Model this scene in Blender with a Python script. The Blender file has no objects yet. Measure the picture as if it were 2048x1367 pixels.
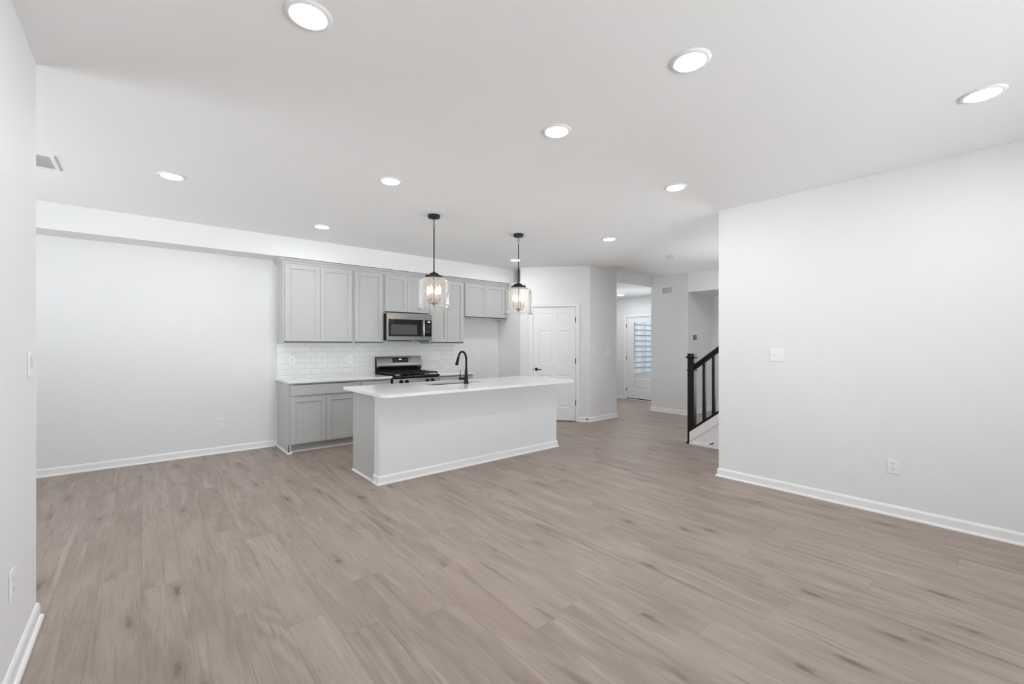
import bpy, bmesh, math, random
from mathutils import Vector, Matrix
random.seed(7)
S = bpy.context.scene
C = S.collection
R = math.radians

# ------------------------------------------------------------------ camera, world, exposure
cd = bpy.data.cameras.new('camera')
cam = bpy.data.objects.new('camera', cd)
C.objects.link(cam)
cam.location = (0, 0, 1.361)
cam.rotation_euler = (R(90), 0, R(49.8 - 90))
cd.sensor_width = 36.0
cd.lens = 869.3 / 2048 * 36
cd.shift_y = 5.0 / 2048
cd.clip_start = 0.05
S.camera = cam

S.view_settings.view_transform = 'Standard'
S.view_settings.look = 'None'
S.view_settings.exposure = 0.07
S.view_settings.gamma = 1.0
S.view_settings.use_curve_mapping = False
try:
    S.cycles.max_bounces = 14
    S.cycles.diffuse_bounces = 10
    S.cycles.transparent_max_bounces = 16
    S.cycles.use_denoising = True
    S.cycles.sample_clamp_indirect = 6.0
    S.cycles.caustics_reflective = False
    S.cycles.caustics_refractive = False
except Exception:
    pass

SKY = 9.0          # brightness of the overcast daylight outside
LENS = 138.0        # recessed light lens
BULB = 18.0        # pendant candle bulb

w = bpy.data.worlds.new('overcast_sky')
S.world = w
w.use_nodes = True
bg = w.node_tree.nodes['Background']
bg.inputs[1].default_value = SKY
# world below the horizon made brighter than the sky to lift the ceilings
wt = w.node_tree
wc = wt.nodes.new('ShaderNodeTexCoord')
wsp = wt.nodes.new('ShaderNodeSeparateXYZ')
wt.links.new(wc.outputs['Generated'], wsp.inputs[0])
wm = wt.nodes.new('ShaderNodeMapRange')
wm.inputs['From Min'].default_value = -0.12
wm.inputs['From Max'].default_value = 0.12
wt.links.new(wsp.outputs[2], wm.inputs['Value'])
wx = wt.nodes.new('ShaderNodeMix')
wx.data_type = 'RGBA'
wx.inputs[6].default_value = (1.58, 1.63, 1.69, 1)
wx.inputs[7].default_value = (0.52, 0.575, 0.63, 1)
wt.links.new(wm.outputs[0], wx.inputs['Factor'])
wt.links.new(wx.outputs[2], bg.inputs[0])


def portal(loc, rot, sx, sy):
    d = bpy.data.lights.new('daylight_portal', 'AREA')
    d.shape = 'RECTANGLE'
    d.size = sx
    d.size_y = sy
    d.cycles.is_portal = True
    o = bpy.data.objects.new('daylight_portal', d)
    o.location = loc
    o.rotation_euler = rot
    C.objects.link(o)


portal((2.1, -3.16, 1.2), (R(90), 0, R(180)), 2.8, 2.3)
portal((8.0, 6.96, 1.2), (R(90), 0, 0), 0.9, 2.3)
portal((9.02, 1.9, 1.25), (R(90), 0, R(-90)), 2.2, 2.1)
portal((-3.36, 4.65, 1.575), (R(90), 0, R(90)), 2.6, 1.45)

# ------------------------------------------------------------------ materials


class NT:
    """small helper around a node tree"""

    def __init__(self, m):
        m.use_nodes = True
        self.t = m.node_tree
        self.b = self.t.nodes['Principled BSDF']
        self.out = self.t.nodes['Material Output']

    def n(self, typ, **kw):
        nd = self.t.nodes.new(typ)
        for k, v in kw.items():
            setattr(nd, k, v)
        return nd

    def link(self, a, b):
        self.t.links.new(a, b)

    def put(self, sock, v):
        if isinstance(v, (int, float)):
            sock.default_value = v
        elif isinstance(v, tuple):
            sock.default_value = v
        else:
            self.link(v, sock)

    def math(self, op, a, b=None, c=None, clamp=False):
        nd = self.n('ShaderNodeMath', operation=op, use_clamp=clamp)
        self.put(nd.inputs[0], a)
        if b is not None:
            self.put(nd.inputs[1], b)
        if c is not None:
            self.put(nd.inputs[2], c)
        return nd.outputs[0]

    def mix(self, fac, a, b):
        nd = self.n('ShaderNodeMix', data_type='RGBA')
        self.put(nd.inputs['Factor'], fac)
        self.put(nd.inputs[6], a)
        self.put(nd.inputs[7], b)
        return nd.outputs[2]

    def xyz(self, x, y, z):
        nd = self.n('ShaderNodeCombineXYZ')
        for i, v in enumerate((x, y, z)):
            self.put(nd.inputs[i], v)
        return nd.outputs[0]

    def noise(self, vec, scale, detail=3, rough=0.5, dist=0.0):
        nd = self.n('ShaderNodeTexNoise')
        self.link(vec, nd.inputs['Vector'])
        nd.inputs['Scale'].default_value = scale
        nd.inputs['Detail'].default_value = detail
        nd.inputs['Roughness'].default_value = rough
        nd.inputs['Distortion'].default_value = dist
        return nd.outputs[0]

    def ramp(self, v, a, b):
        nd = self.n('ShaderNodeMapRange', clamp=True)
        nd.interpolation_type = 'SMOOTHSTEP'
        self.put(nd.inputs['Value'], v)
        nd.inputs['From Min'].default_value = a
        nd.inputs['From Max'].default_value = b
        return nd.outputs[0]


def mat(name, col, rough=0.5, metal=0.0, spec=0.5, emit=None, estr=0.0, grain=0.0, bump=0.0, bscale=200.0):
    m = bpy.data.materials.new(name)
    k = NT(m)
    b = k.b
    b.inputs['Base Color'].default_value = (*col, 1)
    b.inputs['Roughness'].default_value = rough
    b.inputs['Metallic'].default_value = metal
    b.inputs['Specular IOR Level'].default_value = spec
    if emit:
        b.inputs['Emission Color'].default_value = (*emit, 1)
        b.inputs['Emission Strength'].default_value = estr
    tc = k.n('ShaderNodeTexCoord').outputs['Object']
    if grain:
        nz = k.noise(tc, 3.0, 4)
        f = k.math('MULTIPLY_ADD', nz, grain, 1.0 - grain / 2)
        mx = k.n('ShaderNodeVectorMath', operation='SCALE')
        mx.inputs[0].default_value = col
        k.link(f, mx.inputs['Scale'])
        k.link(mx.outputs[0], b.inputs['Base Color'])
    if bump:
        nz = k.noise(tc, bscale, 2)
        bp = k.n('ShaderNodeBump')
        bp.inputs['Strength'].default_value = bump
        bp.inputs['Distance'].default_value = 0.002
        k.link(nz, bp.inputs['Height'])
        k.link(bp.outputs[0], b.inputs['Normal'])
    return m


M = {}
M['wall'] = mat('wall_paint', (0.79, 0.79, 0.79), 0.65, spec=0.25, grain=0.012, bump=0.06, bscale=260)
M['ceiling'] = mat('ceiling_paint', (0.91, 0.91, 0.91), 0.8, spec=0.15, grain=0.012, bump=0.08, bscale=180)
M['trim'] = mat('white_trim_paint', (0.86, 0.86, 0.858), 0.35, spec=0.4, grain=0.01)
M['door'] = mat('white_door_paint', (0.85, 0.85, 0.848), 0.4, spec=0.4, grain=0.01)
M['gray'] = mat('grey_cabinet_paint', (0.50, 0.498, 0.49), 0.38, spec=0.4, grain=0.015)
M['gap'] = mat('dark_gap', (0.05, 0.05, 0.05), 0.8)
M['black'] = mat('matte_black_metal', (0.008, 0.008, 0.008), 0.45, spec=0.25, grain=0.05)
M['blackwood'] = mat('black_painted_wood', (0.010, 0.0096, 0.009), 0.5, spec=0.22, grain=0.1)
M['enamel'] = mat('black_enamel', (0.01, 0.01, 0.01), 0.16, spec=0.5, grain=0.04)
M['iron'] = mat('cast_iron', (0.018, 0.018, 0.018), 0.55, spec=0.4, bump=0.2, bscale=300)
M['blackglass'] = mat('black_glass', (0.012, 0.012, 0.013), 0.06, spec=0.5, grain=0.03)
M['greyglass'] = mat('grey_screened_glass', (0.085, 0.085, 0.083), 0.12, spec=0.5, grain=0.03)
M['plate'] = mat('white_plastic', (0.84, 0.84, 0.835), 0.35, spec=0.45, grain=0.01)
M['slot'] = mat('dark_slot', (0.06, 0.06, 0.06), 0.6)
M['vent'] = mat('vent_shadow_grey', (0.42, 0.42, 0.42), 0.7)
M['bronze'] = mat('dark_bronze', (0.16, 0.125, 0.10), 0.4, metal=0.8, grain=0.1)
M['candle'] = mat('candle_sleeve', (0.42, 0.37, 0.32), 0.5, grain=0.05)
M['lens'] = mat('light_lens', (0.9, 0.9, 0.9), 0.4, emit=(0.945, 0.98, 1.0), estr=LENS)
M['bulb'] = mat('lit_bulb', (0.9, 0.85, 0.75), 0.3, emit=(1.0, 0.74, 0.44), estr=BULB)
M['digits'] = mat('lit_display', (0.8, 0.8, 0.8), 0.4, emit=(0.9, 0.97, 1.0), estr=1.2)
M['screen'] = mat('thermostat_screen', (0.16, 0.165, 0.165), 0.25, grain=0.05)
M['siding'] = mat('pale_grey_siding', (0.25, 0.262, 0.275), 0.6, grain=0.03)
M['concrete'] = mat('porch_concrete', (0.5, 0.49, 0.47), 0.9, grain=0.1, bump=0.2)


def m_steel():
    m = bpy.data.materials.new('brushed_stainless')
    k = NT(m)
    tc = k.n('ShaderNodeTexCoord').outputs['Object']
    sp = k.n('ShaderNodeSeparateXYZ')
    k.link(tc, sp.inputs[0])
    v = k.xyz(k.math('MULTIPLY', sp.outputs[0], 0.012), sp.outputs[1], sp.outputs[2])
    nz = k.noise(v, 900, 2, 0.5)
    k.link(k.mix(nz, (0.43, 0.427, 0.42, 1), (0.50, 0.497, 0.49, 1)), k.b.inputs['Base Color'])
    k.b.inputs['Metallic'].default_value = 1.0
    k.b.inputs['Roughness'].default_value = 0.24
    bp = k.n('ShaderNodeBump')
    bp.inputs['Strength'].default_value = 0.10
    bp.inputs['Distance'].default_value = 0.001
    k.link(nz, bp.inputs['Height'])
    k.link(bp.outputs[0], k.b.inputs['Normal'])
    return m


M['steel'] = m_steel()


def m_quartz():
    m = bpy.data.materials.new('white_quartz')
    k = NT(m)
    tc = k.n('ShaderNodeTexCoord').outputs['Object']
    nz = k.noise(tc, 5.0, 6, 0.6, 0.6)
    f = k.ramp(nz, 0.45, 0.62)
    k.link(k.mix(f, (0.835, 0.835, 0.83, 1), (0.86, 0.86, 0.857, 1)), k.b.inputs['Base Color'])
    k.b.inputs['Roughness'].default_value = 0.10
    k.b.inputs['Specular IOR Level'].default_value = 0.5
    return m


M['quartz'] = m_quartz()


def m_tile():
    m = bpy.data.materials.new('white_subway_tile')
    k = NT(m)
    tc = k.n('ShaderNodeTexCoord').outputs['Object']
    sp = k.n('ShaderNodeSeparateXYZ')
    k.link(tc, sp.inputs[0])
    v = k.xyz(sp.outputs[0], sp.outputs[2], 0.0)
    br = k.n('ShaderNodeTexBrick')
    k.link(v, br.inputs['Vector'])
    br.inputs['Color1'].default_value = (0.83, 0.83, 0.825, 1)
    br.inputs['Color2'].default_value = (0.78, 0.78, 0.775, 1)
    br.inputs['Mortar'].default_value = (0.60, 0.60, 0.595, 1)
    br.inputs['Scale'].default_value = 1.0
    br.inputs['Mortar Size'].default_value = 0.0022
    br.inputs['Mortar Smooth'].default_value = 0.2
    br.inputs['Brick Width'].default_value = 0.155
    br.inputs['Row Height'].default_value = 0.0785
    k.link(br.outputs['Color'], k.b.inputs['Base Color'])
    bp = k.n('ShaderNodeBump')
    bp.inputs['Strength'].default_value = 0.5
    bp.inputs['Distance'].default_value = 0.002
    k.link(k.math('SUBTRACT', 1.0, br.outputs['Fac']), bp.inputs['Height'])
    k.link(bp.outputs[0], k.b.inputs['Normal'])
    k.b.inputs['Roughness'].default_value = 0.14
    return m


M['tile'] = m_tile()


def m_glass(name, tint, seeds=False, haze=0.06):
    """thin clear glass: straight-through transparency with a fresnel gloss"""
    m = bpy.data.materials.new(name)
    k = NT(m)
    tr = k.n('ShaderNodeBsdfTransparent')
    tr.inputs[0].default_value = (*tint, 1)
    gl = k.n('ShaderNodeBsdfGlossy')
    gl.inputs['Roughness'].default_value = 0.04
    gl.inputs['Color'].default_value = (1, 1, 1, 1)
    df = k.n('ShaderNodeBsdfTranslucent')
    df.inputs['Color'].default_value = (0.95, 0.94, 0.92, 1)
    d2 = k.n('ShaderNodeBsdfDiffuse')
    d2.inputs['Color'].default_value = (0.95, 0.94, 0.92, 1)
    fr = k.n('ShaderNodeFresnel')
    fr.inputs['IOR'].default_value = 1.5 if not seeds else 1.28
    lw = k.n('ShaderNodeLayerWeight')
    lw.inputs['Blend'].default_value = 0.25
    if seeds:
        tc = k.n('ShaderNodeTexCoord').outputs['Object']
        vo = k.n('ShaderNodeTexVoronoi')
        vo.inputs['Scale'].default_value = 95
        k.link(tc, vo.inputs['Vector'])
        seed = k.math('SUBTRACT', 1.0, k.ramp(vo.outputs['Distance'], 0.12, 0.36))
        bp = k.n('ShaderNodeBump')
        bp.inputs['Strength'].default_value = 0.7
        bp.inputs['Distance'].default_value = 0.003
        k.link(seed, bp.inputs['Height'])
        k.link(bp.outputs[0], gl.inputs['Normal'])
        hz = k.math('ADD', k.math('MULTIPLY_ADD', seed, 0.22, haze), k.math('MULTIPLY', k.math('POWER', lw.outputs['Facing'], 2.5), 0.55), clamp=True)
    else:
        hz = k.math('ADD', haze, 0.0)
    a = k.n('ShaderNodeMixShader')
    a.inputs[0].default_value = 0.5
    k.link(df.outputs[0], a.inputs[1])
    k.link(d2.outputs[0], a.inputs[2])
    b = k.n('ShaderNodeMixShader')
    k.link(hz, b.inputs[0])
    k.link(tr.outputs[0], b.inputs[1])
    k.link(a.outputs[0], b.inputs[2])
    c = k.n('ShaderNodeMixShader')
    k.link(fr.outputs[0], c.inputs[0])
    k.link(b.outputs[0], c.inputs[1])
    k.link(gl.outputs[0], c.inputs[2])
    k.link(c.outputs[0], k.out.inputs['Surface'])
    return m


M['shade'] = m_glass('seeded_glass', (0.97, 0.955, 0.945), True, 0.09)
M['pane'] = m_glass('window_glass', (0.97, 0.98, 0.98), False, 0.0)


def m_floor():
    m = bpy.data.materials.new('grey_brown_vinyl_planks')
    k = NT(m)
    W, L = 0.181, 1.22
    tc = k.n('ShaderNodeTexCoord').outputs['Object']
    sp = k.n('ShaderNodeSeparateXYZ')
    k.link(tc, sp.inputs[0])
    X, Y = sp.outputs[0], sp.outputs[1]
    xs = k.math('DIVIDE', k.math('ADD', X, 20 * W + 0.016), W)
    row = k.math('FLOOR', xs)
    fx = k.math('FRACT', xs)
    wn = k.n('ShaderNodeTexWhiteNoise', noise_dimensions='1D')
    k.link(row, wn.inputs['W'])
    ys = k.math('ADD', k.math('DIVIDE', k.math('ADD', Y, 20.0), L), k.math('MULTIPLY', wn.outputs['Value'], 7.0))
    col = k.math('FLOOR', ys)
    fy = k.math('FRACT', ys)
    w2 = k.n('ShaderNodeTexWhiteNoise', noise_dimensions='2D')
    k.link(k.xyz(row, col, 0.0), w2.inputs['Vector'])
    idv = w2.outputs['Value']
    off = k.math('MULTIPLY', idv, 57.0)
    # broad soft tone inside the plank
    vb = k.xyz(X, k.math('MULTIPLY', Y, 0.16), off)
    broad = k.noise(vb, 9.0, 4, 0.55, 0.4)
    # cathedral growth rings
    vr = k.xyz(X, k.math('MULTIPLY', Y, 0.13), k.math('ADD', off, 11.0))
    rn = k.noise(vr, 4.0, 2, 0.4, 0.2)
    ring = k.math('MULTIPLY_ADD', k.math('SINE', k.math('MULTIPLY', rn, 80.0)), 0.5, 0.5)
    # fine fibres
    vf = k.xyz(X, k.math('MULTIPLY', Y, 0.035), off)
    fine = k.noise(vf, 130.0, 4, 0.65)
    # dark mineral streaks
    vs = k.xyz(X, k.math('MULTIPLY', Y, 0.045), k.math('ADD', off, 31.0))
    st = k.ramp(k.noise(vs, 24.0, 5, 0.60, 0.5), 0.57, 0.74)
    # pale streaks
    vp = k.xyz(X, k.math('MULTIPLY', Y, 0.05), k.math('ADD', off, 47.0))
    pale = k.ramp(k.noise(vp, 22.0, 3, 0.5, 0.3), 0.58, 0.74)
    # knots
    vk = k.xyz(k.math('MULTIPLY_ADD', X, 4.2, k.math('MULTIPLY', off, 3.1)), k.math('MULTIPLY_ADD', Y, 1.15, k.math('MULTIPLY', off, 7.7)), 0.0)
    wob = k.noise(k.xyz(X, k.math('MULTIPLY', Y, 0.35), off), 34.0, 3, 0.6)
    vo = k.n('ShaderNodeTexVoronoi', voronoi_dimensions='2D')
    vo.inputs['Scale'].default_value = 1.0
    k.link(vk, vo.inputs['Vector'])
    dk = k.math('ADD', vo.outputs['Distance'], k.math('MULTIPLY_ADD', wob, 0.26, -0.13))
    knot = k.math('SUBTRACT', 1.0, k.ramp(dk, -0.02, 0.10))
    halo = k.math('SUBTRACT', 1.0, k.ramp(dk, 0.00, 0.30))

    cs = k.n('ShaderNodeSeparateColor')
    k.link(vo.outputs['Color'], cs.inputs[0])
    amp = k.ramp(cs.outputs[0], 0.30, 0.85)
    knot = k.math('MULTIPLY', knot, amp)
    halo = k.math('MULTIPLY', halo, amp)

    base = k.mix(idv, (0.325, 0.257, 0.215, 1), (0.280, 0.219, 0.182, 1))
    c = k.mix(k.ramp(broad, 0.30, 0.72), base, (0.375, 0.303, 0.258, 1))
    c = k.mix(k.math('MULTIPLY', k.math('MULTIPLY', ring, k.ramp(k.noise(vb, 3.0, 1), 0.48, 0.62)), 0.30), c, (0.165, 0.124, 0.098, 1))
    c = k.mix(k.math('MULTIPLY', k.ramp(fine, 0.47, 0.68), 0.30), c, (0.165, 0.124, 0.098, 1))
    c = k.mix(k.math('MULTIPLY', pale, 0.42), c, (0.485, 0.402, 0.348, 1))
    c = k.mix(k.math('MULTIPLY', st, 0.60), c, (0.145, 0.108, 0.086, 1))
    c = k.mix(k.math('MULTIPLY', halo, 0.50), c, (0.20, 0.155, 0.126, 1))
    c = k.mix(k.math('MULTIPLY', knot, 0.80), c, (0.100, 0.070, 0.052, 1))
    # seams
    ex = k.math('MULTIPLY', k.math('SUBTRACT', 0.5, k.math('ABSOLUTE', k.math('SUBTRACT', fx, 0.5))), W)
    ey = k.math('MULTIPLY', k.math('SUBTRACT', 0.5, k.math('ABSOLUTE', k.math('SUBTRACT', fy, 0.5))), L)
    e = k.math('MINIMUM', ex, ey)
    seam = k.math('SUBTRACT', 1.0, k.ramp(e, 0.0004, 0.0022))
    c = k.mix(k.math('MULTIPLY', seam, 0.42), c, (0.13, 0.10, 0.085, 1))
    k.link(c, k.b.inputs['Base Color'])
    k.link(k.math('MULTIPLY_ADD', fine, 0.14, 0.36), k.b.inputs['Roughness'])
    k.b.inputs['Specular IOR Level'].default_value = 0.40
    bp = k.n('ShaderNodeBump')
    bp.inputs['Strength'].default_value = 0.22
    bp.inputs['Distance'].default_value = 0.0015
    h = k.math('SUBTRACT', k.math('MULTIPLY', fine, 0.35), k.math('MULTIPLY', seam, 0.9))
    k.link(h, bp.inputs['Height'])
    k.link(bp.outputs[0], k.b.inputs['Normal'])
    return m


M['floor'] = m_floor()

# ------------------------------------------------------------------ mesh building helpers


class MB:
    def __init__(self):
        self.bm = bmesh.new()

    def box(self, x0, x1, y0, y1, z0, z1):
        v = [self.bm.verts.new(p) for p in ((x0, y0, z0), (x1, y0, z0), (x1, y1, z0), (x0, y1, z0),
                                            (x0, y0, z1), (x1, y0, z1), (x1, y1, z1), (x0, y1, z1))]
        for f in ((0, 3, 2, 1), (4, 5, 6, 7), (0, 1, 5, 4), (1, 2, 6, 5), (2, 3, 7, 6), (3, 0, 4, 7)):
            self.bm.faces.new([v[i] for i in f])
        return self

    def prism(self, poly, axis, a0, a1):
        def p3(p, a):
            return {'z': (p[0], p[1], a), 'x': (a, p[0], p[1]), 'y': (p[0], a, p[1])}[axis]
        lo = [self.bm.verts.new(p3(p, a0)) for p in poly]
        hi = [self.bm.verts.new(p3(p, a1)) for p in poly]
        n = len(poly)
        self.bm.faces.new(lo)
        self.bm.faces.new(hi)
        for i in range(n):
            self.bm.faces.new([lo[i], lo[(i + 1) % n], hi[(i + 1) % n], hi[i]])
        return self

    def tube(self, pts, r, n=12, cap=True):
        pts = [Vector(p) for p in pts]
        rs = r if isinstance(r, (list, tuple)) else [r] * len(pts)
        tans = []
        for i in range(len(pts)):
            a = pts[max(0, i - 1)]
            b = pts[min(len(pts) - 1, i + 1)]
            tans.append((b - a).normalized())
        ref = Vector((0, 0, 1)) if abs(tans[0].z) < 0.9 else Vector((1, 0, 0))
        u = tans[0].cross(ref).normalized()
        rings = []
        for i, p in enumerate(pts):
            t = tans[i]
            u = (u - t * u.dot(t)).normalized()
            v = t.cross(u)
            rings.append([self.bm.verts.new(p + (u * math.cos(2 * math.pi * k / n) + v * math.sin(2 * math.pi * k / n)) * rs[i]) for k in range(n)])
        for a, b in zip(rings, rings[1:]):
            for k in range(n):
                self.bm.faces.new([a[k], a[(k + 1) % n], b[(k + 1) % n], b[k]])
        if cap:
            self.bm.faces.new(rings[0][::-1])
            self.bm.faces.new(rings[-1])
        return self

    def lathe(self, prof, cx=0, cy=0, n=32, axis='z', cz=0):
        rings = []
        for r, h in prof:
            if r < 1e-6:
                p = {'z': (cx, cy, h), 'y': (cx, h, cz), 'x': (h, cy, cz)}[axis]
                rings.append([self.bm.verts.new(p)])
            else:
                ring = []
                for k in range(n):
                    a = 2 * math.pi * k / n
                    c, s = r * math.cos(a), r * math.sin(a)
                    p = {'z': (cx + c, cy + s, h), 'y': (cx + c, h, cz + s), 'x': (h, cy + c, cz + s)}[axis]
                    ring.append(self.bm.verts.new(p))
                rings.append(ring)
        for a, b in zip(rings, rings[1:]):
            if len(a) == 1 and len(b) == 1:
                continue
            for k in range(n):
                if len(a) == 1:
                    self.bm.faces.new([a[0], b[k], b[(k + 1) % n]])
                elif len(b) == 1:
                    self.bm.faces.new([a[k], a[(k + 1) % n], b[0]])
                else:
                    self.bm.faces.new([a[k], a[(k + 1) % n], b[(k + 1) % n], b[k]])
        return self

    def torus(self, c, R0, r, plane='xz', n=20, m=8):
        pts = []
        for k in range(n):
            a = 2 * math.pi * k / n
            ring = []
            for j in range(m):
                b = 2 * math.pi * j / m
                rr = R0 + r * math.cos(b)
                u, v, wv = rr * math.cos(a), rr * math.sin(a), r * math.sin(b)
                p = {'xz': (u, wv, v), 'yz': (wv, u, v), 'xy': (u, v, wv)}[plane]
                ring.append(self.bm.verts.new((c[0] + p[0], c[1] + p[1], c[2] + p[2])))
            pts.append(ring)
        for k in range(n):
            a, b = pts[k], pts[(k + 1) % n]
            for j in range(m):
                self.bm.faces.new([a[j], a[(j + 1) % m], b[(j + 1) % m], b[j]])
        return self

    def sweep(self, path, prof):
        """profile of (outward, z) points along a plan path; outward is to the right of travel"""
        P = [Vector(p) for p in path]
        nrm = []
        for a, b in zip(P, P[1:]):
            d = (b - a).normalized()
            nrm.append(Vector((d.y, -d.x)))
        rings = []
        for i, p in enumerate(P):
            if i == 0:
                mt = nrm[0]
            elif i == len(P) - 1:
                mt = nrm[-1]
            else:
                mt = (nrm[i - 1] + nrm[i]).normalized()
                mt = mt / max(0.2, mt.dot(nrm[i]))
            rings.append([self.bm.verts.new((p.x + mt.x * o, p.y + mt.y * o, z)) for o, z in prof])
        n = len(prof)
        for a, b in zip(rings, rings[1:]):
            for k in range(n):
                self.bm.faces.new([a[k], a[(k + 1) % n], b[(k + 1) % n], b[k]])
        self.bm.faces.new(rings[0])
        self.bm.faces.new(rings[-1][::-1])
        return self

    def slab(self, outer, holes, z0, z1):
        """flat plate with holes"""
        bm = self.bm
        edges = []
        for loop in [outer] + holes:
            vs = [bm.verts.new((p[0], p[1], z0)) for p in loop]
            for i in range(len(vs)):
                edges.append(bm.edges.new((vs[i], vs[(i + 1) % len(vs)])))
        res = bmesh.ops.triangle_fill(bm, use_beauty=True, edges=edges)
        fs = [g for g in res['geom'] if isinstance(g, bmesh.types.BMFace)]
        ex = bmesh.ops.extrude_face_region(bm, geom=fs)
        vv = [g for g in ex['geom'] if isinstance(g, bmesh.types.BMVert)]
        bmesh.ops.translate(bm, vec=(0, 0, z1 - z0), verts=vv)
        return self

    def build(self, name, m, parent=None, smooth=False, bevel=0.0, seg=2, solid=0.0):
        bmesh.ops.recalc_face_normals(self.bm, faces=self.bm.faces)
        me = bpy.data.meshes.new(name)
        self.bm.to_mesh(me)
        self.bm.free()
        me.materials.append(M[m] if isinstance(m, str) else m)
        if smooth:
            for p in me.polygons:
                p.use_smooth = True
            me.set_sharp_from_angle(angle=R(40))
        o = bpy.data.objects.new(name, me)
        C.objects.link(o)
        if parent:
            o.parent = parent
        if solid:
            md = o.modifiers.new('thickness', 'SOLIDIFY')
            md.thickness = solid
        if bevel:
            md = o.modifiers.new('soft_edges', 'BEVEL')
            md.width = bevel
            md.segments = seg
            md.limit_method = 'ANGLE'
            md.angle_limit = R(35)
        return o


def tag(o, label=None, cat=None, group=None, kind=None):
    if label:
        o['label'] = label
    if cat:
        o['category'] = cat
    if group:
        o['group'] = group
    if kind:
        o['kind'] = kind
    return o


def thing(name, loc, rotz, label, cat, group=None, kind=None):
    o = bpy.data.objects.new(name, None)
    o.empty_display_size = 0.1
    o.location = loc
    o.rotation_euler = (0, 0, rotz)
    C.objects.link(o)
    return tag(o, label, cat, group, kind)


def struct(name, mb, m, **kw):
    o = mb.build(name, m, **kw)
    o['kind'] = 'structure'
    return o


def dup(root, loc, rotz=None, label=None):
    r = root.copy()
    C.objects.link(r)
    r.location = loc
    if rotz is not None:
        r.rotation_euler = (0, 0, rotz)
    if label:
        r['label'] = label
    for ch in list(root.children):
        c = ch.copy()
        C.objects.link(c)
        c.parent = r
        for g in list(ch.children):
            d = g.copy()
            C.objects.link(d)
            d.parent = c
    return r


# ------------------------------------------------------------------ the room
CZ = 2.745                       # main ceiling
YK = 6.52                        # kitchen wall
XL, YL = -0.41, 3.16             # near left wall face and its end
XR, YR = 4.549, 2.06             # right wall face and its end
P1 = Vector((5.159, 5.875))      # pantry corner by the fridge space
P2 = Vector((5.985, 4.96))       # pantry corner by the hall
XS, YS, Y2 = 7.973, 4.99, 4.196  # hall end wall
X2 = 8.961
XF = 9.22                        # front door wall
HX = 6.76                        # hall wall corner
FZ = 2.53                        # foyer ceiling
SZ, SY = 2.486, 6.14             # soffit underside and face

struct('floor', MB().box(-3.42, XF + 0.12, -3.22, 7.02, -0.1, 0.0), 'floor')
struct('ceiling', MB().box(-3.42, XF + 0.12, -3.22, 7.02, CZ, CZ + 0.12), 'ceiling')
tag(struct('ceiling_foyer', MB().box(HX, XF, YS - 0.03, 6.9, FZ, CZ), 'ceiling'), 'lower white ceiling of the entry beyond the hall')
tag(struct('ceiling_stair_hall', MB().box(XS, 9.08, 0.6, Y2, 2.366, CZ), 'ceiling'), 'dropped white ceiling behind the stair railing')
tag(struct('wall_soffit', MB().box(-3.3, P1.x + 0.3, SY, YK, SZ, CZ), 'wall'), 'white soffit running above the wall cabinets')

struct('wall_kitchen', MB().box(-3.42, 6.64, YK, YK + 0.12, 0, CZ), 'wall')
struct('wall_left', MB().box(XL - 0.12, XL, -3.22, YL, 0, CZ), 'wall')
struct('wall_dining_near', MB().box(-3.42, XL - 0.12, YL - 0.12, YL, 0, CZ), 'wall')
b = MB()
b.box(-3.42, -3.3, YL, YK, 0, 0.85).box(-3.42, -3.3, YL, YK, 2.30, CZ)
b.box(-3.42, -3.3, YL, 3.35, 0.85, 2.30).box(-3.42, -3.3, 5.95, YK, 0.85, 2.30)
struct('wall_dining', b, 'wall')
struct('wall_right', MB().box(XR, XR + 0.12, -3.22, YR, 0, CZ), 'wall')
b = MB()
y0, y1 = -3.22, -3.1
b.box(XL, XR, y0, y1, 0, 0.05).box(XL, XR, y0, y1, 2.35, CZ)
b.box(XL, 0.7, y0, y1, 0.05, 2.35).box(3.5, XR, y0, y1, 0.05, 2.35)
struct('wall_back', b, 'wall')

# pantry: fridge side wall, angled wall with the door opening, hall wall
D = (P2 - P1).normalized()
N = Vector((-D.y, D.x))          # into the pantry
LD = (P2 - P1).length
T0, T1, DH = 0.222, 0.998, 2.04  # door opening along the angled wall


def dg(t, o=0.0):
    q = P1 + D * t + N * o
    return (q.x, q.y)


struct('wall_pantry_side', MB().prism([(P1.x, YK), (P1.x, P1.y), dg(0.06, 0.12), (P1.x + 0.14, YK)], 'z', 0, SZ), 'wall')
b = MB()
b.prism([dg(0), dg(T0), dg(T0, 0.12), dg(0.06, 0.12)], 'z', 0, CZ)
b.prism([dg(T1), dg(LD), (P2.x + 0.05, P2.y + 0.12), dg(T1, 0.12)], 'z', 0, CZ)
b.prism([dg(T0), dg(T1), dg(T1, 0.12), dg(T0, 0.12)], 'z', DH, CZ)
struct('wall_pantry', b, 'wall')
struct('wall_hall', MB().prism([(P2.x, P2.y), (HX, P2.y), (HX, 6.9), (HX - 0.12, 6.9), (HX - 0.12, P2.y + 0.12), (P2.x + 0.05, P2.y + 0.12)], 'z', 0, CZ), 'wall')
struct('wall_hall_end', MB().prism([(XS, Y2), (XF, Y2), (XF, YS), (XS, YS)], 'z', 0, CZ), 'wall')
b = MB()
b.box(X2, X2 + 0.12, 0.6, Y2, 0, 0.2).box(X2, X2 + 0.12, 0.6, Y2, 2.3, 2.366)
b.box(X2, X2 + 0.12, 0.6, 0.8, 0.2, 2.3).box(X2, X2 + 0.12, 3.0, Y2, 0.2, 2.3)
struct('wall_stair_hall', b, 'wall')
struct('wall_hall_near', MB().box(XR + 0.12, 9.08, 0.48, 0.6, 0, CZ), 'wall')
b = MB()
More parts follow.
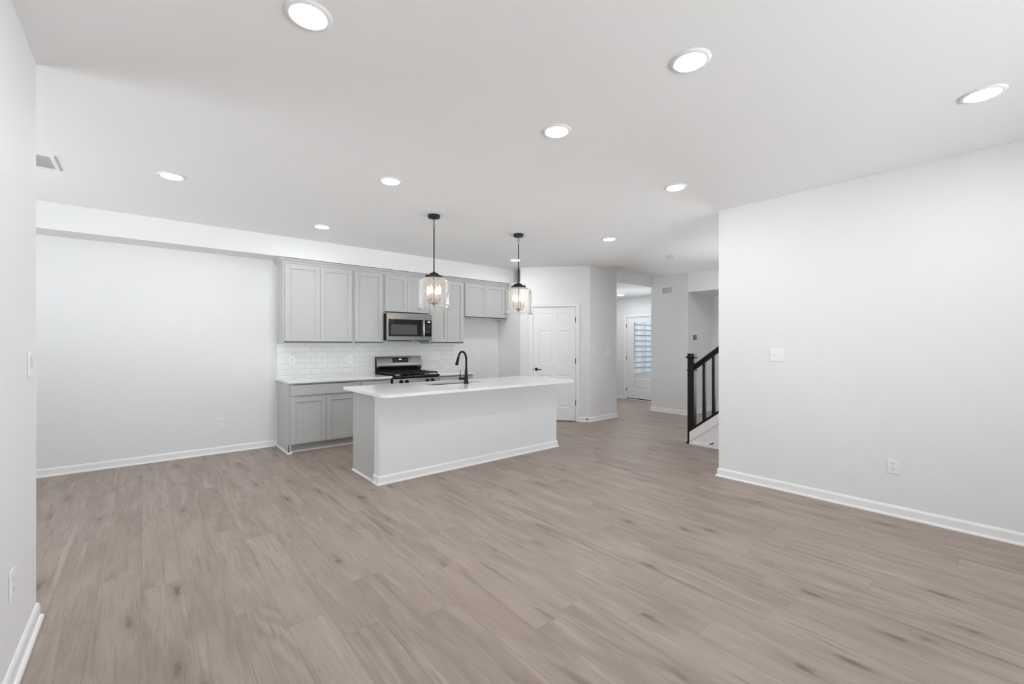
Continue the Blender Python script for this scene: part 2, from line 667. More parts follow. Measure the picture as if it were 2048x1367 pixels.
b.box(HX - 0.12, XF + 0.12, 6.9, 7.02, 0, 0.05).box(HX - 0.12, XF + 0.12, 6.9, 7.02, 2.35, CZ)
b.box(HX - 0.12, 7.55, 6.9, 7.02, 0.05, 2.35).box(8.45, XF + 0.12, 6.9, 7.02, 0.05, 2.35)
struct('wall_foyer', b, 'wall')
b = MB()
FY0, FY1 = 5.54, 6.474
b.box(XF, XF + 0.12, Y2, FY0, 0, CZ).box(XF, XF + 0.12, FY1, 6.9, 0, CZ).box(XF, XF + 0.12, FY0, FY1, 2.045, CZ)
struct('wall_front', b, 'wall')

# baseboards with a quarter round shoe
BP = [(0, 0), (0.026, 0), (0.025, 0.008), (0.020, 0.015), (0.0125, 0.018), (0.0125, 0.066), (0.010, 0.074), (0.005, 0.082), (0, 0.085)]


def baseboard(name, path):
    return struct(name, MB().sweep(path, BP), 'trim')


baseboard('baseboard_kitchen', [(-3.3, YK), (1.36, YK)])
baseboard('baseboard_left', [(XL, -3.1), (XL, YL), (-3.3, YL)])
baseboard('baseboard_right', [(XR + 0.12, 0.6), (XR + 0.12, YR), (XR, YR), (XR, -3.1)])
baseboard('baseboard_pantry', [(P1.x, YK), (P1.x, P1.y), dg(0.165)])
baseboard('baseboard_hall', [dg(1.052), (P2.x, P2.y), (HX, P2.y), (HX, 6.9)])
baseboard('baseboard_hall_end', [(XF, YS), (XS, YS), (XS, Y2), (X2, Y2), (X2, 0.6)])
baseboard('baseboard_front', [(8.50, 6.9), (XF, 6.9), (XF, FY1 + 0.06)])


# dining corner window, plus unseen ones added to light main room, hall and entry
def window(name, loc, rotz, wd, ht, label):
    t = thing(name, loc, rotz, label, 'window', kind='structure')
    f = MB()
    e = 0.05
    f.box(-wd / 2, wd / 2, -0.06, 0.06, 0, e).box(-wd / 2, wd / 2, -0.06, 0.06, ht - e, ht)
    f.box(-wd / 2, -wd / 2 + e, -0.06, 0.06, e, ht - e).box(wd / 2 - e, wd / 2, -0.06, 0.06, e, ht - e)
    f.box(-0.03, 0.03, -0.05, 0.05, e, ht - e)
    f.build('window_frame', 'trim', t)
    for s in (-1, 1):
        x0, x1 = sorted((s * 0.03, s * (wd / 2 - e)))
        MB().box(x0, x1, -0.004, 0.004, e, ht - e).build('window_pane', 'pane', t)
    return t


window('added_window_back', (2.1, -3.16, 0.05), 0, 2.8, 2.3, 'wide white window wall added behind the viewer for daylight')  # added as a daylight source behind the camera
window('added_window_stair', (9.02, 1.9, 0.2), R(90), 2.2, 2.1, 'wide unseen window added to brighten the stair hall')  # added out of view to brighten the hall walls
window('added_window_entry', (8.0, 6.96, 0.05), 0, 0.9, 2.3, 'unseen window added to brighten the entry')  # added out of view to brighten the entry ceiling and walls
window('window_2', (-3.36, 4.65, 0.85), R(90), 2.6, 1.45, 'tall white window in the dining corner wall')


# ------------------------------------------------------------------ doors
def raised_panel(bm, x0, x1, z0, z1, yf, d=0.007):
    loops = []
    for ins, y in ((0, yf), (0.010, yf + d), (0.020, yf + d), (0.045, yf + 0.0015)):
        loops.append([bm.verts.new(p) for p in ((x0 + ins, y, z0 + ins), (x1 - ins, y, z0 + ins), (x1 - ins, y, z1 - ins), (x0 + ins, y, z1 - ins))])
    for a, c in zip(loops, loops[1:]):
        for i in range(4):
            bm.faces.new([a[i], a[(i + 1) % 4], c[(i + 1) % 4], c[i]])
    bm.faces.new(loops[-1])


def panel_door(x0, x1, z0, z1, panels, yf, yb, holes=()):
    """slab whose front (low y) carries raised panels; cols/rows given as rectangles"""
    mb = MB()
    xs = sorted({x0, x1} | {p[0] for p in panels} | {p[1] for p in panels} | {h[0] for h in holes} | {h[1] for h in holes})
    zs = sorted({z0, z1} | {p[2] for p in panels} | {p[3] for p in panels} | {h[2] for h in holes} | {h[3] for h in holes})
    for i in range(len(xs) - 1):
        for j in range(len(zs) - 1):
            cx, cz = (xs[i] + xs[i + 1]) / 2, (zs[j] + zs[j + 1]) / 2
            inp = any(p[0] < cx < p[1] and p[2] < cz < p[3] for p in panels)
            inh = any(p[0] < cx < p[1] and p[2] < cz < p[3] for p in holes)
            if inh:
                continue
            v = [(xs[i], zs[j]), (xs[i + 1], zs[j]), (xs[i + 1], zs[j + 1]), (xs[i], zs[j + 1])]
            if not inp:
                mb.bm.faces.new([mb.bm.verts.new((a, yf, c)) for a, c in v])
            mb.bm.faces.new([mb.bm.verts.new((a, yb, c)) for a, c in v])
    for p in panels:
        raised_panel(mb.bm, *p, yf)
    for (a0, a1, c0, c1) in [(x0, x1, z0, z1)] + list(holes):
        q = [(a0, c0), (a1, c0), (a1, c1), (a0, c1)]
        for i in range(4):
            (xa, za), (xb, zb) = q[i], q[(i + 1) % 4]
            mb.bm.faces.new([mb.bm.verts.new(p) for p in ((xa, yf, za), (xb, yf, zb), (xb, yb, zb), (xa, yb, za))])
    bmesh.ops.remove_doubles(mb.bm, verts=mb.bm.verts, dist=0.0001)
    return mb


def hinge(parent, x, z, y):
    m = MB()
    m.tube([(x, y, z - 0.045), (x, y, z + 0.045)], 0.006, 10)
    m.box(x - 0.008, x + 0.008, y + 0.003, y + 0.008, z - 0.045, z + 0.045)
    return m.build('hinge', 'black', parent, smooth=True)


# pantry door, local x runs along the angled wall
dt = thing('door_1', (P1.x, P1.y, 0), math.atan2(D.y, D.x), 'white six panel pantry door in the angled wall, black lever and hinges', 'door', kind='structure')
sx0, sx1 = 0.234, 0.986
pan = []
for (a, c) in ((0.337, 0.551), (0.662, 0.876)):
    for (z0, z1) in ((0.245, 0.822), (1.020, 1.608), (1.733, 1.915)):
        pan.append((a, c, z0, z1))
panel_door(sx0, sx1, 0.014, 2.026, pan, 0.006, 0.042).build('door_slab', 'door', dt)
k = MB()
cw = 0.058
for (a, c) in ((T0 - cw + 0.006, T0 + 0.006), (T1 - 0.006, T1 + cw - 0.006)):
    k.box(a, c, -0.016, 0.0, 0.0, DH + cw - 0.006)
k.box(T0 + 0.006, T1 - 0.006, -0.016, 0.0, DH - 0.006, DH + cw - 0.006)
k.box(T0 - cw + 0.006, T0 - cw + 0.018, -0.021, -0.016, 0.0, DH + cw - 0.006)
k.box(T1 + cw - 0.018, T1 + cw - 0.006, -0.021, -0.016, 0.0, DH + cw - 0.006)
k.box(T0 - cw + 0.018, T1 + cw - 0.018, -0.021, -0.016, DH + cw - 0.018, DH + cw - 0.006)
k.build('door_casing', 'trim', dt, bevel=0.002)
j = MB()
j.box(T0, T0 + 0.010, 0.0, 0.12, 0, DH).box(T1 - 0.010, T1, 0.0, 0.12, 0, DH).box(T0 + 0.010, T1 - 0.010, 0.0, 0.12, DH - 0.010, DH)
j.build('door_jamb', 'trim', dt)
for z in (1.80, 1.068, 0.330):
    hinge(dt, 0.988, z, -0.003)
lv = MB()
lv.lathe([(0, 0.006), (0.028, 0.006), (0.029, -0.004), (0.026, -0.009), (0.010, -0.010), (0.010, -0.045), (0, -0.045)], cx=0.290, n=24, axis='y', cz=0.92)
lv.tube([(0.285, -0.042, 0.92), (0.300, -0.046, 0.92), (0.345, -0.046, 0.918), (0.385, -0.043, 0.913)], [0.010, 0.009, 0.007, 0.006], 12)
lv.build('door_lever', 'black', dt, smooth=True)
MB().box(0.224, 0.2345, -0.0018, 0.004, 0.885, 0.945).build('strike_plate', 'black', dt)
b = MB()
b.prism([(P1.x + 0.16, 6.50), dg(0.13, 0.14), dg(LD - 0.02, 0.16), (HX - 0.16, 5.12), (HX - 0.16, 6.50)], 'z', 0.001, 0.004)

# front door, local x runs toward the viewer along the wall (world -y)
ft = thing('door_2', (XF, FY1, 0), R(-90), 'white half glass front door at the end of the hall', 'door', kind='structure')
wd = FY1 - FY0
gx0, gx1, gz0, gz1 = 0.222, wd - 0.222, 0.664, 1.905
panel_door(0.008, wd - 0.008, 0.03, 2.036, [(gx0 - 0.02, gx1 + 0.02, 0.265, 0.560)], 0.012, 0.055, [(gx0, gx1, gz0, gz1)]).build('door_slab', 'door', ft)
g = MB()
e = 0.026
g.box(gx0 - e, gx1 + e, 0.002, 0.014, gz0 - e, gz0).box(gx0 - e, gx1 + e, 0.002, 0.014, gz1, gz1 + e)
g.box(gx0 - e, gx0, 0.002, 0.014, gz0, gz1).box(gx1, gx1 + e, 0.002, 0.014, gz0, gz1)
xm, zm = (gx0 + gx1) / 2, 1.275
g.box(xm - 0.010, xm + 0.010, 0.020, 0.030, gz0, gz1).box(gx0, gx1, 0.020, 0.030, zm - 0.010, zm + 0.010)
g.build('glass_grille', 'trim', ft)
MB().box(gx0, gx1, 0.031, 0.036, gz0, gz1).build('door_glass', 'pane', ft)
k = MB()
k.box(-0.056, 0.004, -0.014, 0.0, 0, 2.10).box(wd - 0.004, wd + 0.056, -0.014, 0.0, 0, 2.10).box(0.004, wd - 0.004, -0.014, 0.0, 2.042, 2.10)
k.build('door_casing', 'trim', ft, bevel=0.002)
MB().box(0.008, wd - 0.008, 0.008, 0.05, 0.014, 0.034).build('door_sweep', 'black', ft)
MB().box(0.0, wd, -0.03, 0.118, 0.0, 0.013).build('door_threshold', 'trim', ft)
for z in (1.825, 1.025, 0.245):
    hinge(ft, 0.004, z, 0.004)

# neighbouring wall seen through the front door glass
sd = MB()
zz = 0.0
while zz < 3.3:
    sd.prism([(7.80, zz), (7.70, zz), (7.70, zz + 0.012), (7.728, zz + 0.165), (7.80, zz + 0.165)], 'x', 9.5, 15.0)
    zz += 0.165
tag(struct('wall_porch_siding', sd, 'siding'), 'pale grey lap siding seen through the front door glass')
struct('floor_porch', MB().box(XF + 0.13, 15.0, 4.2, 7.78, -0.12, -0.02), 'concrete')
struct('wall_light_block_side', MB().box(XF + 0.13, 15.0, 4.08, 4.2, -0.02, 2.85), 'siding')  # unseen wall added to keep side light off the siding
struct('wall_light_block_end', MB().box(15.0, 15.12, 4.08, 7.78, -0.02, 2.85), 'siding')  # unseen wall added so the siding is lit only from above

# ------------------------------------------------------------------ cabinets


def shaker(x0, x1, z0, z1, yf, th=0.019, fr=0.057, rec=0.012):
    """framed door with a flat recessed panel"""
    m = MB()
    m.box(x0, x0 + fr, yf, yf + th, z0, z1).box(x1 - fr, x1, yf, yf + th, z0, z1)
    m.box(x0 + fr, x1 - fr, yf, yf + th, z0, z0 + fr).box(x0 + fr, x1 - fr, yf, yf + th, z1 - fr, z1)
    m.box(x0 + fr, x1 - fr, yf + rec, yf + th - 0.002, z0 + fr, z1 - fr)
    # small stepped bead round the panel
    bd = 0.006
    a0, a1, c0, c1 = x0 + fr, x1 - fr, z0 + fr, z1 - fr
    m.box(a0, a0 + bd, yf + rec * 0.5, yf + rec, c0, c1).box(a1 - bd, a1, yf + rec * 0.5, yf + rec, c0, c1)
    m.box(a0 + bd, a1 - bd, yf + rec * 0.5, yf + rec, c0, c0 + bd).box(a0 + bd, a1 - bd, yf + rec * 0.5, yf + rec, c1 - bd, c1)
    return m


UB, UT = 1.374, 2.425
UD = 0.305


def wall_cabinet(x0, x1, zb, doors, label):
    t = thing('wall_cabinet', (x0, YK, zb), 0, label, 'wall cabinet', 'grey wall cabinets in a row')
    wdt, h = x1 - x0, UT - zb
    m = MB()
    th = 0.018
    m.box(0.0005, th, -UD, 0, 0, h).box(wdt - th, wdt - 0.0005, -UD, 0, 0, h)
    m.box(th, wdt - th, -UD, 0, 0.014, 0.032).box(th, wdt - th, -UD, 0, h - th, h).box(th, wdt - th, -0.01, 0, 0.032, h - th)
    # face frame
    m.box(th, 0.036, -UD, -UD + th, 0, h).box(wdt - 0.036, wdt - th, -UD, -UD + th, 0, h)
    m.box(0.036, wdt - 0.036, -UD, -UD + th, 0, 0.040).box(0.036, wdt - 0.036, -UD, -UD + th, h - 0.040, h)
    m.build('cabinet_body', 'gray', t)
    n = len(doors)
    for (a, c) in doors:
        shaker(a - x0, c - x0, 0.027, h - 0.014, -UD - 0.020).build('door', 'gray', t, bevel=0.0012, seg=1)
    return t


wall_cabinet(1.365, 2.279, UB, [(1.389, 1.820), (1.823, 2.256)], 'widest grey wall cabinet, two tall doors at the left end of the row')
wall_cabinet(2.279, 2.734, UB, [(2.296, 2.712)], 'narrow single door grey wall cabinet left of the microwave')
wall_cabinet(2.734, 3.500, 1.832, [(2.754, 3.112), (3.115, 3.480)], 'short two door grey wall cabinet directly above the microwave')
wall_cabinet(3.500, 4.172, UB, [(3.517, 3.832), (3.835, 4.150)], 'tall two door grey wall cabinet right of the microwave')
wall_cabinet(4.172, 5.128, 1.816, [(4.190, 4.627), (4.630, 5.062)], 'short two door grey wall cabinet over the empty fridge space')

cr = MB()
CP = [(0.0, UT - 0.022), (0.008, UT - 0.022), (0.010, UT - 0.006), (0.018, UT), (0.022, UT + 0.016), (0.036, UT + 0.034), (0.044, UT + 0.038), (0.046, UT + 0.056), (0.0, UT + 0.056)]
cr.sweep([(1.364, YK), (1.364, YK - UD - 0.001), (5.130, YK - UD - 0.001)], CP)
tag(cr.build('crown_moulding', 'gray'), 'grey crown moulding along the tops of the wall cabinets', 'moulding')

BT = 0.874      # base cabinet top
BD = 0.605


def base_cabinet(x0, x1, doors, drawers, label, left_end=False):
    t = thing('base_cabinet', (x0, YK, 0), 0, label, 'base cabinet', 'grey base cabinets under the wall counter')
    wdt = x1 - x0
    m = MB()
    th = 0.018
    for a in ((0.0005, th), (wdt - th, wdt - 0.0005)):
        m.prism([(-0.001, 0), (-BD + 0.075, 0), (-BD + 0.075, 0.102), (-BD, 0.102), (-BD, BT), (-0.001, BT)], 'x', a[0], a[1])
    m.box(th, wdt - th, -BD, -0.001, 0.102, 0.12).box(th, wdt - th, -0.012, -0.001, 0.12, BT)
    m.box(th, wdt - th, -BD, -BD + 0.1, BT - th, BT)
    m.box(th, 0.038, -BD, -BD + th, 0.12, BT - th).box(wdt - 0.038, wdt - th, -BD, -BD + th, 0.12, BT - th)
    m.box(0.038, wdt - 0.038, -BD, -BD + th, 0.12, 0.135).box(0.038, wdt - 0.038, -BD, -BD + th, 0.690, 0.735)
    m.build('cabinet_body', 'gray', t)
    MB().box(th, wdt - th, -BD + 0.075, -BD + 0.085, 0.0, 0.102).build('toe_kick', 'gray', t)
    if left_end:
        # finished end panel that runs to the floor in front
        MB().box(-0.006, 0.0, -BD, -0.001, 0.0, BT).box(-0.006, 0.03, -BD, -BD + 0.018, 0.0, 0.102).build('end_panel', 'gray', t)
    for (a, c) in doors:
        shaker(a - x0, c - x0, 0.114, 0.694, -BD - 0.020).build('door', 'gray', t, bevel=0.0012, seg=1)
    for (a, c) in drawers:
        MB().box(a - x0, c - x0, -BD - 0.020, -BD - 0.001, 0.718, 0.850).build('drawer_front', 'gray', t, bevel=0.002)
    return t


base_cabinet(1.371, 2.265, [(1.384, 1.809), (1.813, 2.240)], [(1.384, 2.240)], 'grey base cabinet with wide drawer and two doors at the counter left end', True)
base_cabinet(2.265, 2.716, [(2.290, 2.700)], [(2.290, 2.700)], 'narrow grey base cabinet between the left end cabinet and the stove')
base_cabinet(3.490, 4.150, [(3.508, 3.818), (3.822, 4.130)], [(3.508, 4.130)], 'grey base cabinet right of the stove, mostly hidden behind the island')

sh = MB()
SP = [(0, 0), (0.016, 0), (0.015, 0.008), (0.010, 0.015), (0, 0.018)]
sh.sweep([(1.365, YK - 0.001), (1.365, YK - BD - 0.0005), (1.402, YK - BD - 0.0005)], SP)
sh.sweep([(1.402, YK - BD + 0.0745), (2.716, YK - BD + 0.0745)], SP)
tag(sh.build('shoe_moulding', 'trim'), 'pale shoe moulding along the foot of the left base cabinets', 'moulding')

tag(MB().box(1.345, 2.719, YK - 0.645, YK - 0.001, BT + 0.0005, 0.905).build('countertop', 'quartz', bevel=0.003), 'white quartz counter left of the stove', 'countertop', 'white wall counters')
tag(MB().box(3.488, 4.165, YK - 0.645, YK - 0.001, BT + 0.0005, 0.905).build('countertop', 'quartz', bevel=0.003), 'short white quartz counter right of the stove', 'countertop', 'white wall counters')
bs = MB().box(1.362, 4.163, YK - 0.009, YK - 0.0005, 0.9055, UB + 0.012)
tag(bs.build('backsplash', 'tile'), 'white subway tile backsplash between counter and wall cabinets', 'backsplash')

# ------------------------------------------------------------------ range
rg = thing('gas_range', (2.722, YK - 0.012, 0), 0, 'stainless gas stove with black cooktop between the base cabinets', 'stove')
RW = 0.762
MB().box(0.002, RW - 0.002, -0.615, 0, 0.02, 0.872).build('range_body', 'black', rg)
for a in (0.04, RW - 0.08):
    for c in (-0.58, -0.08):
        MB().lathe([(0, 0), (0.018, 0), (0.018, 0.02), (0, 0.02)], cx=a + 0.02, cy=c, n=12).build('foot', 'black', rg)
MB().box(0.004, RW - 0.004, -0.640, -0.616, 0.03, 0.185).build('storage_drawer', 'steel', rg, bevel=0.004)
od = MB().box(0.004, RW - 0.004, -0.645, -0.616, 0.195, 0.762).build('oven_door', 'steel', rg, bevel=0.004)
MB().box(0.12, RW - 0.12, -0.6465, -0.6455, 0.30, 0.60).build('oven_window', 'blackglass', od)
MB().tube([(0.06, -0.646, 0.705), (0.06, -0.690, 0.705), (0.09, -0.695, 0.705), (RW - 0.09, -0.695, 0.705), (RW - 0.06, -0.690, 0.705), (RW - 0.06, -0.646, 0.705)], 0.011, 12).build('oven_handle', 'steel', od, smooth=True)
cp = MB().prism([(-0.616, 0.768), (-0.650, 0.768), (-0.655, 0.785), (-0.640, 0.862), (-0.616, 0.866)], 'x', 0.004, RW - 0.004)
cpo = cp.build('control_panel', 'steel', rg, bevel=0.003)
for xk in (0.122, 0.212, 0.550, 0.640):
    kb = MB()
    kb.lathe([(0, -0.645), (0.026, -0.645), (0.026, -0.653), (0.0215, -0.656), (0.0195, -0.680), (0.016, -0.684), (0, -0.684)], cx=xk, n=24, axis='y', cz=0.820)
    kb.box(xk - 0.004, xk + 0.004, -0.690, -0.683, 0.803, 0.837)
    kb.build('knob', 'enamel', cpo, smooth=True)
ct = MB()
ct.prism([(-0.05, 0.874), (-0.652, 0.874), (-0.656, 0.880), (-0.654, 0.899), (-0.640, 0.905), (-0.05, 0.905)], 'x', 0.0, RW)
ct.build('cooktop', 'enamel', rg, bevel=0.003)
for (bx, by, br) in ((0.15, -0.20, 0.040), (0.15, -0.47, 0.048), (0.61, -0.20, 0.036), (0.61, -0.47, 0.048), (0.38, -0.335, 0.050)):
    q = MB().lathe([(0, 0.906), (br + 0.012, 0.906), (br + 0.008, 0.914), (br - 0.004, 0.915), (br - 0.004, 0.921), (0, 0.923)], cx=bx, cy=by, n=24)
    q.build('burner', 'iron' if by > -0.4 else 'steel', rg, smooth=True)
for gi, (a, c) in enumerate(((0.018, 0.258), (0.262, 0.500), (0.504, 0.744))):
    q = MB()
    z0, z1 = 0.926, 0.941
    for xx in (a, c - 0.012):
        q.box(xx, xx + 0.012, -0.625, -0.075, z0, z1)
    for yy in (-0.625, -0.357, -0.087):
        q.box(a + 0.012, c - 0.012, yy, yy + 0.012, z0, z1)
    nx = 3 if gi != 1 else 6
    for i in range(nx):
        xx = a + (c - a) * (i + 1) / (nx + 1) - 0.005
        q.box(xx, xx + 0.010, -0.613, -0.087, z0 + 0.001, z1 + 0.004)
    for i in range(9):
        yy = -0.60 + i * 0.062
        q.box(a + 0.002, a + 0.010, yy, yy + 0.024, z1, z1 + 0.008)
        q.box(c - 0.010, c - 0.002, yy, yy + 0.024, z1, z1 + 0.008)
    for xx in (a + 0.001, c - 0.013):
        for yy in (-0.624, -0.088):
            q.box(xx, xx + 0.011, yy, yy + 0.011, 0.9055, z0)
    q.build('grate', 'iron', rg)
# backguard: slanted steel face, bowed lower edge, dark recess under it
bgd = MB().prism([(0.0, 0.90), (-0.045, 0.90), (-0.045, 1.168), (0.0, 1.172)], 'x', 0.0, RW).build('backguard', 'black', rg)
bf = MB()
prof = [(-0.046, 1.172), (-0.052, 1.172), (-0.098, 1.062), (-0.106, 1.040), (-0.106, 1.020), (-0.098, 1.012), (-0.046, 1.012)]
bf.prism(prof, 'x', 0.004, RW - 0.004)
bfo = bf.build('backguard_panel', 'steel', bgd, bevel=0.003)
vs_ = MB().prism([(-0.046, 1.011), (-0.100, 1.011), (-0.096, 0.985), (-0.075, 0.975), (-0.046, 0.975)], 'x', 0.012, RW - 0.012)
vs_.build('vent_strip', 'enamel', bgd)


def on_slant(x0, x1, s0, s1, off):
    """rectangle lying on the slanted panel, s runs down the slope 0..1"""
    ya, za, yb, zb = -0.052, 1.172, -0.098, 1.062
    d = Vector((0, yb - ya, zb - za))
    nn = Vector((0, -(za - zb), (ya - yb) * -1)).normalized()
    nn = Vector((0, d.z, -d.y)).normalized()
    m = MB()
    for (o0) in (off,):
        c = []
        for (x, s) in ((x0, s0), (x1, s0), (x1, s1), (x0, s1)):
            c.append(Vector((x, ya, za)) + d * s)
        lo = [m.bm.verts.new(p) for p in c]
        hi = [m.bm.verts.new(p + nn * o0) for p in c]
        m.bm.faces.new(lo)
        m.bm.faces.new(hi)
        for i in range(4):
            m.bm.faces.new([lo[i], lo[(i + 1) % 4], hi[(i + 1) % 4], hi[i]])
    return m


dsp = on_slant(0.252, 0.520, 0.22, 0.86, 0.0015).build('display', 'blackglass', bgd)
sg = MB()
for i in range(3):
    t_ = on_slant(0.363 + i * 0.016, 0.375 + i * 0.016, 0.36, 0.48, 0.0022)
    t_.bm.to_mesh(me_ := bpy.data.meshes.new('tmp'))
    sg.bm.from_mesh(me_)
    bpy.data.meshes.remove(me_)
    t_.bm.free()
tag(sg.build('clock_digits', 'digits', bgd), 'small lit clock digits')
for r_ in range(2):
    for i in range(10):
        if r_ == 0 and 3 <= i <= 6:
            continue
        on_slant(0.270 + i * 0.0245, 0.280 + i * 0.0245, 0.42 + r_ * 0.24, 0.46 + r_ * 0.24, 0.0020).build('touch_key', 'vent', bgd)

# ------------------------------------------------------------------ microwave
mw = thing('microwave', (2.738, YK, 1.424), 0, 'stainless over the range microwave with black window above the stove', 'microwave')
MW, MH = 0.758, 0.402
MB().box(0, MW, -0.385, -0.001, 0, MH).build('microwave_body', 'black', mw)
yF = -0.407
dr = MB()
# door frame
dr.box(0.0, 0.620, yF, -0.386, 0.318, MH).box(0.0, 0.620, yF, -0.386, 0.0, 0.062)
dr.box(0.0, 0.028, yF, -0.386, 0.062, 0.318).box(0.596, 0.620, yF, -0.386, 0.062, 0.318)
dro = dr.build('door', 'steel', mw, bevel=0.002)
MB().box(0.028, 0.596, yF + 0.004, -0.386, 0.062, 0.318).build('door_window', 'blackglass', dro)
MB().box(0.066, 0.500, yF + 0.0025, yF + 0.0035, 0.090, 0.240).build('inner_screen', 'greyglass', dro)
MB().tube([(0.598, yF, 0.075), (0.598, yF - 0.030, 0.085), (0.598, yF - 0.036, 0.19), (0.598, yF - 0.030, 0.305), (0.598, yF, 0.315)], 0.012, 12).build('handle', 'steel', dro, smooth=True)
MB().lathe([(0, yF), (0.012, yF), (0.012, yF - 0.0015), (0, yF - 0.0015)], cx=0.345, n=24, axis='y', cz=0.362).build('round_badge', 'steel', dro)
pn = MB()
pn.box(0.623, MW, yF, -0.386, 0.318, MH).box(0.623, MW, yF, -0.386, 0.0, 0.062).box(0.623, MW, yF + 0.003, -0.386, 0.062, 0.318)
pno = pn.build('control_panel', 'steel', mw, bevel=0.0015)
MB().box(0.627, MW - 0.006, yF + 0.0015, yF + 0.0028, 0.064, 0.316).build('keypad', 'blackglass', pno)
for r_ in range(7):
    for i in range(4):
        MB().box(0.646 + i * 0.024, 0.658 + i * 0.024, yF + 0.0008, yF + 0.0014, 0.118 + r_ * 0.021, 0.122 + r_ * 0.021).build('touch_key', 'vent', pno)
sg = MB()
for i in range(3):
    sg.box(0.684 + i * 0.014, 0.695 + i * 0.014, yF + 0.0008, yF + 0.0014, 0.284, 0.299)
tag(sg.build('clock_digits', 'digits', pno), 'small lit clock digits')
MB().box(0.10, 0.42, -0.385, -0.20, -0.010, -0.0005).build('vent_grille', 'black', mw)
MB().box(0.60, 0.72, -0.36, -0.12, -0.008, -0.0005).build('lamp_cover', 'greyglass', mw)

# ------------------------------------------------------------------ island
IX0, IX1 = 1.735, 4.200      # white knee wall
IY = 4.050
it = thing('kitchen_island', (IX0, IY, 0), 0, 'white panelled kitchen island with grey cabinet end standing on the plank floor', 'kitchen island')
IW = IX1 - IX0
MB().box(0, IW, 0, 0.115, 0, BT).build('knee_wall', 'trim' if False else 'wall', it, bevel=0.002)
cb = MB()
cb.box(0.002, IW - 0.01, 0.1155, 0.655, 0.102, 0.12).box(0.002, 0.020, 0.1155, 0.655, 0.0, BT).box(IW - 0.03, IW - 0.01, 0.1155, 0.655, 0, BT)
cb.box(0.020, IW - 0.03, 0.637, 0.655, 0.12, 0.16).box(0.020, IW - 0.03, 0.637, 0.655, BT - 0.03, BT).box(0.020, IW - 0.03, 0.1155, 0.13, 0.12, BT - 0.3)
for xx in (0.58, 1.48, 1.94):
    cb.box(xx - 0.02, xx + 0.02, 0.637, 0.655, 0.16, BT - 0.03)
cb.box(0.02, IW - 0.03, 0.56, 0.58, 0, 0.102)
cb.build('cabinet_body', 'gray', it)
MB().box(-0.004, 0.0018, 0.1155, 0.676, 0.0, BT).build('end_panel', 'gray', it)
xd = 0.006
for (a, c) in ((0.03, 0.56), (0.60, 1.028), (1.032, 1.46), (1.96, 2.42)):
    q = MB()
    q.box(a, a + 0.057, 0.656, 0.675, 0.114, 0.694).box(c - 0.057, c, 0.656, 0.675, 0.114, 0.694)
    q.box(a + 0.057, c - 0.057, 0.656, 0.675, 0.114, 0.171).box(a + 0.057, c - 0.057, 0.656, 0.675, 0.637, 0.694)
    q.box(a + 0.057, c - 0.057, 0.656, 0.667, 0.171, 0.637)
    q.build('door', 'gray', it)
for (a, c) in ((0.03, 0.56), (0.60, 1.46), (1.96, 2.42)):
    MB().box(a, c, 0.656, 0.675, 0.718, 0.850).build('drawer_front', 'gray', it)
MB().box(1.50, 1.92, 0.656, 0.672, 0.114, 0.850).build('dishwasher_panel', 'steel', it)
bb = MB()
bb.sweep([(IX0 - IX0, 0.115), (0, 0), (IW, 0), (IW, 0.115)], BP)
bb.build('base_moulding', 'trim', it)
s2 = MB()
s2.sweep([(-0.004, 0.676), (-0.004, 0.142)], SP)
s2.build('shoe_moulding', 'trim', it)
cv = MB()
CV = [(0, BT - 0.052), (0.006, BT - 0.052), (0.007, BT - 0.036), (0.016, BT - 0.018), (0.030, BT - 0.010), (0.032, BT - 0.0005), (0, BT - 0.0005)]
cv.sweep([(0, 0.115), (0, 0.0)], CV)
cv.build('cove_moulding', 'trim', it)

# island counter with rounded front corners and the sink cut-out
ox0, ox1, oy0, oy1 = 1.640, 4.250, 3.735, 4.765
rr = 0.075
out = []
for (cx, cy, a0) in ((ox0 + rr, oy0 + rr, 180), (ox1 - rr, oy0 + rr, 270)):
    for i in range(9):
        a = R(a0 + i * 90 / 8)
        out.append((cx + rr * math.cos(a), cy + rr * math.sin(a)))
out += [(ox1, oy1), (ox0, oy1)]
kx0, kx1, ky0, ky1, kr = 2.43, 3.17, 4.285, 4.665, 0.05
hole = []
for (cx, cy, a0) in ((kx0 + kr, ky0 + kr, 180), (kx1 - kr, ky0 + kr, 270), (kx1 - kr, ky1 - kr, 0), (kx0 + kr, ky1 - kr, 90)):
    for i in range(6):
        a = R(a0 + i * 90 / 5)
        hole.append((cx + kr * math.cos(a), cy + kr * math.sin(a)))
tag(MB().slab(out, [hole], BT + 0.0005, 0.905).build('countertop', 'quartz', bevel=0.003), 'white quartz island top with sink cut-out and rounded front corners', 'countertop')

# undermount sink
sk = thing('sink', ((kx0 + kx1) / 2, (ky0 + ky1) / 2, 0.874), 0, 'stainless undermount sink set in the white island counter', 'sink')
sb = MB()


def rrect(hx, hy, r, z):
    pts = []
    for (sx, sy, a0) in ((-1, -1, 180), (1, -1, 270), (1, 1, 0), (-1, 1, 90)):
        for i in range(6):
            a = R(a0 + i * 18)
            pts.append((sx * (hx - r) + r * math.cos(a), sy * (hy - r) + r * math.sin(a), z))
    return pts


